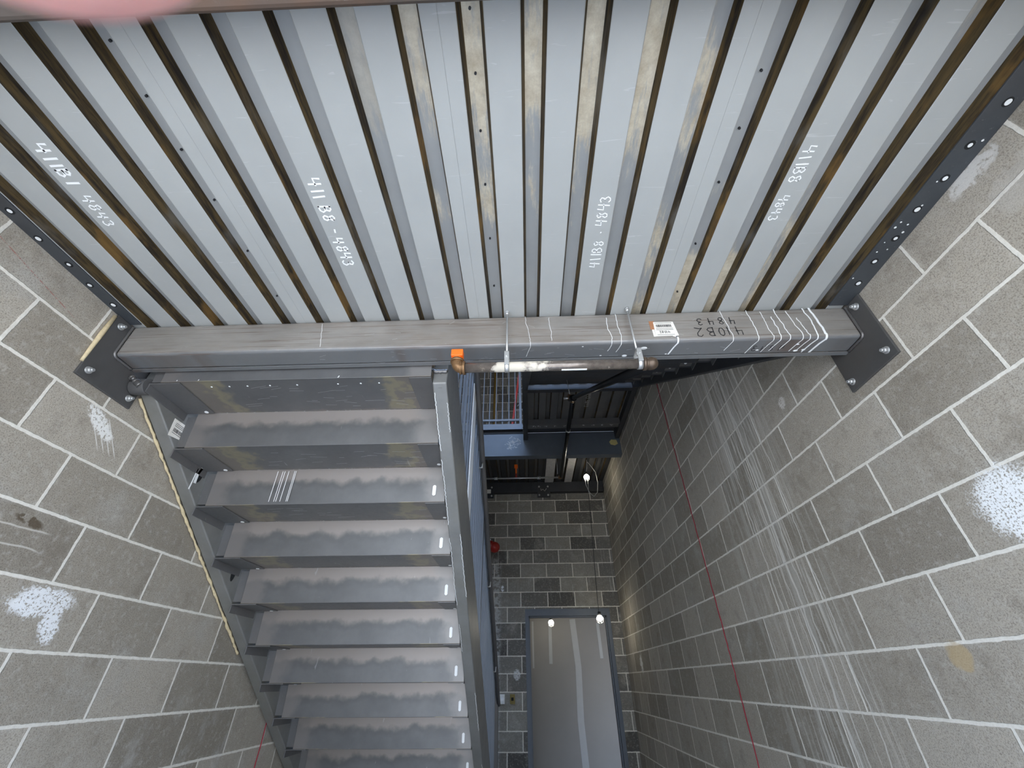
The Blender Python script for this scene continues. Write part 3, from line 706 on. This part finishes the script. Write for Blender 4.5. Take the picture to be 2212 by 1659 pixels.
# burnt opening with mortar dripping, behind the second riser end
m = MB(); m.ball((-1.6115, 1.875, .86), .030, (.10, .8, 1.9), 16); m.build('burnt_hole', 'hole', sl)
m = MB(); m.ribbon([(-1.609, 1.86, .905), (-1.609, 1.868, .87), (-1.609, 1.858, .84), (-1.609, 1.862, .80)], (1, 0, 0), .014, .002)
m.ribbon([(-1.609, 1.845, .86), (-1.609, 1.846, .80), (-1.609, 1.845, .76)], (1, 0, 0), .006, .002); m.build('mortar_drip', 'white', sl)
m = MB(); m.ball((-1.6115, 2.40, .50), .028, (.10, .7, 1.7), 16); m.build('burnt_hole', 'hole', sl)
# welded stub at the top of the wall stringer
m = MB()
m.cyl((-1.645, 1.405, 1.045), 'X', .036, .066, 24); m.build('stub', 'plate', f1, .002)
pts = [(-1.684 + .0045 * i, 1.372 + .004 * math.sin(i * 2.1), 1.078 - .0035 * i) for i in range(14)]
MB().tube(pts, [.012 + (.003 if i % 2 else 0) for i in range(14)], 10).build('weld_bead', 'weld', f1)
MB().box(-.352, -.335, 1.4, 1.401, 1.0, 1.001).build('weld_bead', 'weld', f1)
m = MB(); m.tube([(-.385 + .0062 * i, 1.415, 1.098 + .002 * math.sin(i * 2.2)) for i in range(11)], [.007 + (.0025 if i % 2 else 0) for i in range(11)], 8); m.build('weld_bead', 'weld', f1)

# ------------------------------------------------------------------ guard on flight 1
g1 = thing('stair_guard', (-.354, 3.2, .9), 'steel picket guard along the left flight, upright bars close together', 'railing')
GZ = 1.50
pk = MB().box(-.0065, .0065, -.0065, .0065, .02, 1.03).build('picket', 'rail', g1)
yy = 1.60; k = 0
while yy < 5.25:
    put(pk, (-.354, yy, zb1(yy) + .41), k == 0, g1); yy += .112; k += 1
def sloped(m, x0, x1, y0, y1, d0, d1):
    m.prism([(y0, zb1(y0) + d0), (y1, zb1(y1) + d0), (y1, zb1(y1) + d1), (y0, zb1(y0) + d1)], 'X', x0, x1); return m
sloped(MB(), -.373, -.335, 1.50, 5.3, 1.425, 1.475).build('top_rail', 'rail', g1, .006)
sloped(MB(), -.366, -.342, 1.50, 5.3, .425, .455).build('bottom_rail', 'rail', g1, .003)
for y in (1.52, 3.35):
    MB().box(-.374, -.334, y - .02, y + .02, zb1(y) + .36, zb1(y) + 1.43).build('post', 'rail', g1, .004)
MB().box(-.374, -.318, 5.27, 5.33, ZF, zb1(5.3) + 1.47).build('post', 'steel', g1, .004)
m = MB()
pts = [(-.315, 1.5 + 3.8 * i / 20, zb1(1.5 + 3.8 * i / 20) + 1.30) for i in range(21)]
m.tube(pts, .019, 12); m.build('handrail', 'steel', g1)
for y in (1.9, 2.9, 3.9, 4.8):
    MB().tube([(-.34, y, zb1(y) + 1.24), (-.318, y, zb1(y) + 1.24), (-.315, y, zb1(y) + 1.285)], .006, 8).build('rail_bracket', 'galv', g1)
tag(MB().box(-.341, -.334, 2.36, 2.50, zb1(2.39) + .38, 1.72).build('gap_light_strip', 'white'), 'bright white upright strip standing in for the light gap between the stair guard pickets', 'strip')  # added strip, its white stands in for the bright gap between pickets

# ------------------------------------------------------------------ flight 2 (rises on the right to the upper landing)
f2 = thing('stair_flight', (.68, 3.2, 2.2), 'dark upper steel stair flight on the right, rising from the beam to the upper landing', 'stairs')
def zb2(y): return min(2.77, 1.295 + .6255 * (y - 1.61))
YB = 1.61 + (2.77 - 1.295) / .6255
def stringer2(x0, x1, lab):
    pts = [(1.375, zb2(1.375)), (YB, 2.77), (5.198, 2.77), (5.198, 3.06), (YB - .09, 3.06), (1.375, zb2(1.375) + .37)]
    o = MB().prism(pts, 'X', x0, x1).build('stringer', 'steel_dk', f2, .005); o['label'] = lab
stringer2(.0, .062, 'left stringer of the upper flight')
stringer2(1.285, 1.347, 'stringer of the upper flight against the right wall')
r2 = MB().box(0, 1.223, 0, .005, 0, .1757).build('riser', 'steel_dk', f2, .0015)
t2 = MB().box(0, 1.223, 0, .282, 0, .005).build('tread', 'steel_dk', f2, .0015)
b2 = MB().box(0, .09, .02, .26, -.006, -.0003).box(0, .005, .02, .26, -.045, -.006).build('bracket', 'steel', f2)
d2 = MB().cyl((0, 0, 0), 'Z', .010, .002, 12).build('daylight_plug_dot', 'white', f2)  # white disc paints in the daylight showing through a hole
PI2 = Matrix.Translation(-f2.location); run2 = .1757 / .6255
for k in range(9):
    y = 1.40 + run2 * k; z = zb2(1.40) + .075 + .1757 * k
    put(r2, (.062, y, z), k == 0, f2)
    put(t2, (.062, y, z + .1757), k == 0, f2)
    put(d2, (1.23, y + .22, z + .1757 - .0075), k == 0, f2)
    o = put(b2, (1.285, y, z + .1757), k == 0, f2); o.rotation_euler = (0, 0, 0)
    o.scale = (-1, 1, 1)
# deck panel in the level end of the flight
GX2 = [.145 + .152 * k for k in range(0, 8)]
P2 = deck_profile
for a, b_ in ((.0625, .667), (.6675, 1.2845)):
    deck_sheet(a, b_, GX2, 2.86, YB - .02, 4.90, f2, ('steel', 'web', 'steel', 'steel'))
MB().box(.0625, 1.2845, YB - .02, 4.979, 2.902, 2.96).build('concrete_topping', 'conc', f2)
MB().box(.0625, 1.2845, 4.98, 5.199, 2.89, 2.96).build('light_gap_filler', 'steel_dk', f2)  # dark filler added to close the gap where sky light leaked in
cc = MB().prism([(4.78, 2.772), (4.79, 2.772), (4.79, 2.80), (4.93, 2.80), (4.93, 2.86), (4.78, 2.86)], 'X', .0625, 1.2845).build('cross_channel', 'steel', f2)
MB().box(.0625, 1.2845, YB + .0, YB + .06, 2.772, 2.86).build('cross_channel', 'steel_dk', f2)
m = MB(); random.seed(4)
for xx in (.14, .20, .30, .42, .55, .80, .93, 1.05, 1.17):
    for q in range(3): m.ribbon([(xx + q * .012, 4.855 + random.uniform(-.01, .01), 2.7995), (xx + q * .012 + random.uniform(-.01, .012), 4.875 + random.uniform(-.01, .01), 2.7995)], DN, .004, .0005)
m.build('chalk_marks', 'white', f2)['kind'] = 'stuff'
write('writing', '4843 4843', (.79, 4.15, 2.8598), (0, 1, 0), (1, 0, 0), DN, .052, .006, 'galv', f2, .8, 'pale writing on the upper deck panel')

# ------------------------------------------------------------------ upper landing
ub = thing('steel_beam', (-.16, 5.27, 2.7), 'deep blue-lit steel beam at the edge of the upper landing', 'beam')
MB().box(XL, 1.350, 5.203, 5.212, 2.535, 2.885).box(XL, 1.350, 5.19, 5.30, 2.527, 2.537).box(XL, 1.350, 5.203, 5.30, 2.875, 2.885).build('channel', 'bluebeam', ub)
s_ = MB().prism([(1.20, 2.72), (1.23, 2.755), (1.30, 2.75), (1.315, 2.69), (1.27, 2.665), (1.215, 2.68)], 'Y', 5.200, 5.2028).build('sticker', 'yellow', ub)
m = MB(); random.seed(21)
for k in range(34):
    a = random.uniform(0, 2 * PI); r = random.uniform(.02, .10); x, z = -.16 + 1.2 * r * math.cos(a), 2.73 + r * math.sin(a)
    m.ribbon([(x, 5.2025, z), (x + random.uniform(-.03, .03), 5.2025, z + random.uniform(-.03, .03)), (x + random.uniform(-.04, .04), 5.2025, z + random.uniform(-.04, .04))], NF, .004, .0006)
m.build('chalk_scribble', 'white', ub)['kind'] = 'stuff'
ud = thing('landing_deck', (-.16, 6.1, 2.83), 'dark ribbed deck of the upper landing above the hanging bulb', 'deck')
GX3 = [-1.66 + .152 * k for k in range(0, 20)]
for a, b_ in ((XL + .01, -.75), (-.7495, .162), (.1625, 1.36)):
    deck_sheet(a, b_, GX3, 2.83, 5.31, YF - .002, ud, ('steel_dk', 'web', 'steel', 'steel_dk'))
MB().box(XL, 1.36, 5.30, YF - .002, 2.89, 3.0).build('concrete_topping', 'conc', ud)
MB().box(XL, -.005, 5.203, 5.212, 2.955, 3.045).build('fascia_plate', 'rail', ud)
MB().box(XL, -.005, 5.25, 5.30, 2.886, 3.0).build('edge_filler', 'steel_dk', ud)
for x0, x1 in ((.352, .500), (.690, .815)):
    tag(MB().box(x0, x1, 5.62, 6.84, 2.812, 2.829).build('plank', 'board', None, .003), 'dusty grey plank wedged under the upper deck, %s' % ('the left of two' if x0 < .6 else 'beside the black pipe, right of two'), 'plank')
for x0, x1 in ((1.03, 1.10), (1.165, 1.21)):
    tag(MB().box(x0, x1, 5.62, 6.84, 2.822, 2.829).build('batten', 'plate', None, .002), 'brown batten under the upper deck, %s the bulb' % ('just right of' if x0 < 1.1 else 'farther right of'), 'batten')
fl = thing('ledger_channel', (-.16, 6.9, 2.73), 'black steel channel on the far block wall carrying the upper deck', 'steel channel')
MB().box(XL, 1.36, 6.845, YF - .001, 2.652, 2.828).build('channel', 'steel_dk', fl, .004)
for x, lab in ((.325, 'black bolted bracket plate on the far wall below the upper deck'), (-.64, 'black bolted bracket plate at the far wall beside the stair guard')):
    t = thing('bracket_plate', (x, 6.83, 2.65), lab, 'bracket')
    MB().box(x - .11, x + .11, 6.832, 6.844, 2.545, 2.775).box(x - .19, x - .112, 6.836, 6.8445, 2.66, 2.76).box(x + .112, x + .19, 6.836, 6.8445, 2.66, 2.76).build('plate', 'steel_dk', t, .002)
    for dx in (-.075, .075):
        for dz in (-.075, .075):
            m = MB(); m.cyl((x + dx, 6.827, 2.66 + dz), 'Y', .016, .008, 16); m.cyl((x + dx, 6.82, 2.66 + dz), 'Y', .009, .012, 6); m.build('bolt', 'galv', t)
    if x > 0:
        MB().ribbon([(x - .045, 6.831, 2.70), (x - .045, 6.831, 2.665), (x - .01, 6.831, 2.69), (x + .02, 6.831, 2.655), (x + .05, 6.831, 2.70)], NF, .010, .0006).build('chalk_mark', 'board', t)
    else: MB().box(x - .02, x + .06, 6.829, 6.8318, 2.63, 2.70).build('paper_tag', 'paper', t)
# upper guard
g2 = thing('landing_guard', (-.8, 5.25, 3.6), 'blue-grey picket guard standing on the edge of the upper landing', 'railing')
pk2 = MB().box(-.0068, .0068, -.0068, .0068, -.10, .98).build('picket', 'rail', g2)
for k in range(17): put(pk2, (-.11 - .0965 * k, 5.25, 3.13), k == 0, g2)
MB().box(XL + .02, -.01, 5.235, 5.265, 3.115, 3.150).build('bottom_rail', 'rail', g2, .003)
MB().box(XL + .02, -.01, 5.23, 5.27, 4.10, 4.14).build('top_rail', 'rail', g2, .004)
for x in (-1.64, -.035): MB().box(x - .02, x + .02, 5.23, 5.27, 3.0, 4.1).build('post', 'rail', g2, .003)
# ladder and ochre pipe behind it
ldr = thing('ladder', (0, 5.65, 3.05), 'red fibreglass ladder with aluminium rungs on the upper landing', 'ladder')
def lrail(x):
    MB().prism([(x - .245, 3.005), (x - .215, 3.005), (x + .020, 4.90), (x - .010, 4.90)], 'Y', 5.60, 5.67).build('side_rail', 'redfib', ldr, .003)
lrail(.03); lrail(.44)
for k in range(6):
    z = 3.25 + .305 * k; dx = (z - 3.0) * .126
    MB().tube([(-.19 + dx, 5.635, z), (.21 + dx, 5.635, z)], .016, 10).build('rung', 'alu', ldr)
m = MB()
for k in range(5):
    z = 3.3 + .305 * k; dx = (z - 3.0) * .126
    m.tube([(-.16 + dx, 5.60, z), (-.04 + dx, 5.60, z + .13)], .007, 6)
m.build('brace', 'alu', ldr)
tag(MB().tube([(-.545, 6.88, 3.0), (-.548, 6.88, 5.59)], .034, 12).build('riser_pipe', 'ochre'), 'ochre-coated vertical pipe on the far wall behind the upper guard', 'pipe')

# ------------------------------------------------------------------ sprinkler pipe under the beam
sp = thing('sprinkler_pipe', (.1, 1.235, .97), 'dark steel sprinkler pipe hung level under the beam, running back on the right', 'pipe')
PZ, PY, R = .972, 1.234, .0195
def elbow(m, c, d0, d1, r, rad):
    """quarter bend from direction d0 into d1 about corner c"""
    c = Vector(c); d0 = Vector(d0).normalized(); d1 = Vector(d1).normalized(); pts = []
    for i in range(9):
        t = i / 8; pts.append(((c - d0 * rad) * (1 - t) ** 2) + c * 2 * t * (1 - t) + (c + d1 * rad) * t * t)
    m.tube(pts, r, 16); return m
MB().tube([(-.225, PY, PZ), (.46, PY, PZ)], R, 20).build('pipe', 'pipe', sp)
MB().box(.150, .245, PY - .003, PY + .004, PZ - R - .0012, PZ - R + .0005).build('white_strip', 'white', sp)
m = MB(); elbow(m, (-.249, PY, PZ), (1, 0, 0), (0, 0, 1), .022, -.0)
m.b.free(); m = MB()
elbow(m, (-.248, PY, PZ), (-1, 0, 0), (0, 0, 1), .0225, .030)
m.cyl((-.220, PY, PZ), 'X', .0265, .010, 20).cyl((-.232, PY, PZ), 'X', .025, .006, 20).cyl((-.248, PY, PZ + .032), 'Z', .0260, .010, 20)
m.build('elbow', 'brass', sp)
m = MB(); m.cyl((-.250, PY, PZ + .046), 'Z', .019, .012, 16).box(-.272, -.226, PY - .018, PY + .016, PZ + .050, PZ + .082)
m.box(-.262, -.256, PY - .006, PY + .006, PZ + .082, PZ + .090).box(-.243, -.237, PY - .006, PY + .006, PZ + .082, PZ + .090)
m.build('protective_cap', 'orange', sp, .003)['label'] = 'bright orange plastic cap'
D0 = Vector((.492, PY, PZ)); D1 = Vector((.535, 3.66, 2.44)); dd = (D1 - D0).normalized()
m = MB(); elbow(m, D0, (1, 0, 0), dd, .0235, .030); m.cyl((.462, PY, PZ), 'X', .0265, .012, 20); m.ball(D0 - Vector((.003, .0, 0)), .0255, (1, 1, 1), 20); m.build('elbow', 'darkbrass', sp)
MB().tube([D0 + dd * .03, D1 - dd * .04], .021, 16).build('pipe', 'pipe_dk', sp)
m = MB(); elbow(m, D1, dd, (0, 1, 0), .030, .05); m.cyl(D1 + Vector((-.03, -.02, 0)), (1, .3, 0), .03, .05, 16); m.build('elbow', 'brass', sp)
MB().tube([D1 - dd * .10, D1 + dd * .03 + Vector((-.03, 0, 0))], .034, 14).build('coupling', 'pipe_dk', sp)
MB().tube([D1 - dd * .02 + Vector((-.03, 0, 0)), D1 - dd * .02 + Vector((-.10, .0, 0))], .012, 10).build('outlet', 'galv', sp)
D2 = Vector((.54, 5.75, 2.44))
MB().tube([D1 + Vector((0, .04, 0)), D2], .024, 16).build('pipe', 'pipe_dk', sp)
for y in (4.35,): MB().cyl((.5375, y, 2.44), 'Y', .0275, .03, 16).build('pipe_sleeve', 'galv', sp)
elbow(MB(), D2, (0, 1, 0), (-1, 0, 0), .026, .04).build('elbow', 'brass', sp)
MB().tube([(.50, 5.75, 2.44), (-.66, 5.75, 2.44)], .012, 12).build('branch_pipe', 'galv', sp)
for x, r in ((-.42, .022), (.215, .022), (-.07, .016)):
    MB().cyl((x, 5.75, 2.44), 'X', r, .05 if r > .02 else .02, 14).build('coupling', 'galv', sp)
m = MB(); m.cyl((-.12, 5.75, 2.48), 'Z', .014, .06, 12); m.build('outlet', 'red', sp)
MB().box(-.145, -.095, 5.73, 5.77, 2.60, 2.65).cyl((-.12, 5.75, 2.56), 'Z', .012, .10, 10).build('protective_cap', 'orange', sp, .002)
def hanger(x, y, z, zt, r, lab, clamp=True):
    t = thing('pipe_hanger', (x, y, zt), lab, 'pipe hanger', 'rods hanging the sprinkler pipe')
    m = MB(); m.cyl((x, y, (z + zt) / 2 + .02), 'Z', r, zt - z - .04, 10); m.build('rod', 'galv', t)
    m = MB(); m.cyl((x, y, zt - .003), 'Z', r * 2.4, .006, 12); m.ball((x, y, zt - .010), r * 2.0, (1, 1, .8), 10); m.build('anchor', 'galv', t)
    if clamp:
        m = MB(); m.box(x - .009, x + .009, y - .026, y - .0225, z - .004, z + .058).box(x - .009, x + .009, y + .0225, y + .026, z - .004, z + .058).box(x - .009, x + .009, y - .026, y + .026, z + .055, z + .059)
        m.cyl((x, y - .027, z + .034), 'Y', .005, .008, 8)
        m.build('clevis', 'galv', t, .0008)
        m = MB(); m.tube([(x + .0, y, z)] * 1 + [(x + .0001, y, z)], .001, 3, cap=False); m.b.free()
        m = MB(); m.tube([(x - .009, y, z), (x + .009, y, z)], R + .0025, 20); m.build('strap', 'galv', t)
    return t
hanger(-.056, PY, PZ, ZD - .001, .0042, 'left galvanised hanger rod in front of the grey beam')
hanger(.446, PY, PZ, ZD - .001, .0042, 'right galvanised hanger rod, by the pipe elbow')
hanger(-.60, 5.75, 2.44, 2.828, .004, 'thin hanger rod under the upper deck, left one', False)
hanger(.49, 5.72, 2.44, 2.828, .004, 'thin hanger rod under the upper deck, beside the black pipe', False)
t = thing('pipe_hanger', (.50, 3.62, 2.84), 'thin wire holding up the black pipe under the deck panel', 'pipe hanger')
MB().tube([(.47, 3.60, 2.85), (.50, 3.62, 2.46)], .003, 6).build('rod', 'galv', t)

# ------------------------------------------------------------------ red capped pipe, electrical boxes
rc = thing('red_pipe', (-.6, 6.80, 1.74), 'red-painted pipe with grooved end cap beside the stair guard on the far wall', 'pipe')
MB().tube([(XL, 6.80, 1.79), (-.56, 6.80, 1.755)], .062, 18).build('pipe', 'red', rc)
MB().tube([(-.585, 6.80, 1.76), (-.535, 6.80, 1.752)], .080, 18).build('coupling', 'red', rc, .004)
m = MB(); m.ball((-.50, 6.80, 1.735), .088, (1.0, 1, .95), 18); m.build('end_cap', 'red', rc)
m = MB(); m.cyl((-.56, 6.715, 1.69), 'Y', .010, .02, 8).cyl((-.56, 6.715, 1.83), 'Y', .010, .02, 8); m.build('bolt', 'galv', rc)
for x, mt, lab in ((-.365, 'white', 'small white electrical box set in the far wall, left of the doorway'), (-.228, 'yellowbox', 'small dark yellow electrical box beside the white one')):
    t = thing('electrical_box', (x, 6.94, -.18), lab, 'electrical box')
    MB().box(x - .033, x + .033, 6.932, 6.951, -.235, -.130).box(x - .024, x + .024, 6.930, 6.933, -.225, -.140).build('box', mt, t, .002)
    MB().box(x - .016, x + .016, 6.928, 6.9305, -.20, -.165).build('cover', 'hole' if mt != 'white' else 'alu', t)

# ------------------------------------------------------------------ string lights
def bulb(x, y, z, lab, watts):
    t = thing('work_light', (x, y, z), lab, 'light bulb', 'temporary work lights')
    MB().ball((x, y, z), .036, (1, 1, 1.1), 16).build('bulb', 'bulb', t)
    MB().cyl((x, y, z + .052), 'Z', .021, .045, 12).build('socket', 'wire', t)
    m = MB()
    for k in range(6):
        a = PI * k / 3
        m.tube([(x + .02 * math.cos(a), y + .02 * math.sin(a), z + .04), (x + .048 * math.cos(a), y + .048 * math.sin(a), z), (x + .035 * math.cos(a), y + .035 * math.sin(a), z - .05), (x, y, z - .065)], .0018, 5)
    m.build('cage', 'galv', t)
    l = bpy.data.lights.new('bulb_light', 'POINT'); l.energy = watts; l.color = (1, .93, .80); l.shadow_soft_size = .03
    lo = bpy.data.objects.new('bulb_light', l); C.objects.link(lo); lo.location = (x, y, z - .005); parented(lo, t)
    return t
bulb(.954, 6.0, 2.548, 'lit work-light bulb hanging just below the upper deck', 2.5)
bulb(.965, 6.35, .690, 'lit work-light bulb hanging at the top right corner of the doorway', 3)
bulb(.385, 7.86, .800, 'lit work-light bulb near the corridor ceiling behind the doorway', 8)
m = MB()
def cat(a, b, sag, n=14):
    a = Vector(a); b = Vector(b)
    return [a.lerp(b, i / n) + Vector((0, 0, -4 * sag * (i / n) * (1 - i / n))) for i in range(n + 1)]
m.tube([(.985, 6.0, 2.83), (.98, 5.99, 2.75), (.975, 6.0, 2.70), (.955, 6.0, 2.62)], .004, 6)
m.tube([(.985, 6.0, 2.80), (1.03, 6.0, 2.74), (1.10, 6.0, 2.62), (1.115, 6.0, 2.45), (1.09, 6.0, 2.30), (1.03, 6.0, 2.235), (.97, 6.0, 2.30), (.93, 6.0, 2.42), (.925, 6.0, 2.53)], .0035, 6)
m.tube([(.965, 6.0, 2.50), (.965, 6.0, 2.42), (.955, 6.0, 2.28)], .003, 6)
tag(m.build('light_cable', 'wirel'), 'grey looped cable around the upper hanging bulb', 'cable')
tag(MB().tube([(.955, 6.0, 2.27), (.955, 6.1, 1.8), (.955, 6.25, 1.2), (.960, 6.35, .76)], .004, 6).build('light_cable', 'wire'), 'long black cable dropping straight to the doorway bulb', 'cable')

# ------------------------------------------------------------------ red string lines
def string(name, x, pts, lab):
    m = MB(); P = []
    for (a, b_) in zip(pts, pts[1:]):
        for i in range(12):
            t_ = i / 12; P.append((x, a[0] + (b_[0] - a[0]) * t_ + .004 * math.sin(i * 1.9), a[1] + (b_[1] - a[1]) * t_))
    m.tube(P, .0032, 6); tag(m.build(name, 'redline'), lab, 'string')
string('string_line', XR - .005, ((3.443, 3.0), (3.425, 1.753), (3.410, 1.30), (3.396, .75), (3.38, .2), (3.385, -.12), (3.41, -1.2)), 'thin red string hanging down the right block wall')
string('string_line', XL + .005, ((3.372, .4), (3.368, -.223), (3.36, -1.2)), 'thin red string low on the left block wall beside the stairs')

# ------------------------------------------------------------------ the photographer's hand at the lens, top left
hd = thing('hand', (-.03, .0, .03), "person's bare fingertip blurred at the top left edge of the view", 'hand')
def CP(a, b, c): return RT * a + UP * b + FW * c
def finger(pts, rad, name='finger'):
    m = MB(); P = []; Rr = []
    n = 6
    for i in range(len(pts) - 1):
        for k in range(n):
            t_ = k / n; P.append(Vector(pts[i]).lerp(Vector(pts[i + 1]), t_)); Rr.append(rad[i] * (1 - t_) + rad[i + 1] * t_)
    P.append(Vector(pts[-1])); Rr.append(rad[-1])
    m.tube(P, Rr, 24); m.ball(P[0], Rr[0], (1, 1, 1), 24); m.ball(P[-1], Rr[-1], (1, 1, 1), 24)
    o = m.build(name, 'skin', hd); md = o.modifiers.new('remesh', 'REMESH'); md.mode = 'VOXEL'; md.voxel_size = .0009; md.use_smooth_shade = True
    return o
tipz = .0165
finger([CP(-.0222, .0276, tipz), CP(-.037, .041, tipz - .002), CP(-.055, .055, tipz - .012), CP(-.080, .060, tipz - .038)], [.0100, .0098, .0105, .0120])['label'] = 'index finger reaching over the lens'
m = MB(); m.ball(CP(-.0209, .0365, tipz + .002), .0052, (1.1, .6, 1.1), 14); m.build('nail', 'nail', hd)
base = CP(-.100, .050, -.055)
for k, (dx_, dy_) in enumerate(((-.010, .012), (-.014, -.008), (-.016, -.028))):
    p0 = CP(-.098 + dx_, .050 + dy_, -.045); p1 = CP(-.075 + dx_, .062 + dy_, -.012); p2 = CP(-.098 + dx_, .048 + dy_, .006); p3 = CP(-.112 + dx_, .040 + dy_, -.010)
    finger([p3, p2, p1, p0], [.0078, .0084, .0092, .0102])
finger([CP(-.088, .010, -.02), CP(-.094, .006, -.045), CP(-.108, .018, -.075)], [.0100, .0110, .0135], 'thumb')
m = MB(); pts = [CP(-.085, .050, -.045), CP(-.105, .040, -.070), CP(-.125, .030, -.100), CP(-.150, .015, -.135)]
m.tube(pts, [.028, .036, .036, .028], 20); m.build('palm', 'skin', hd)
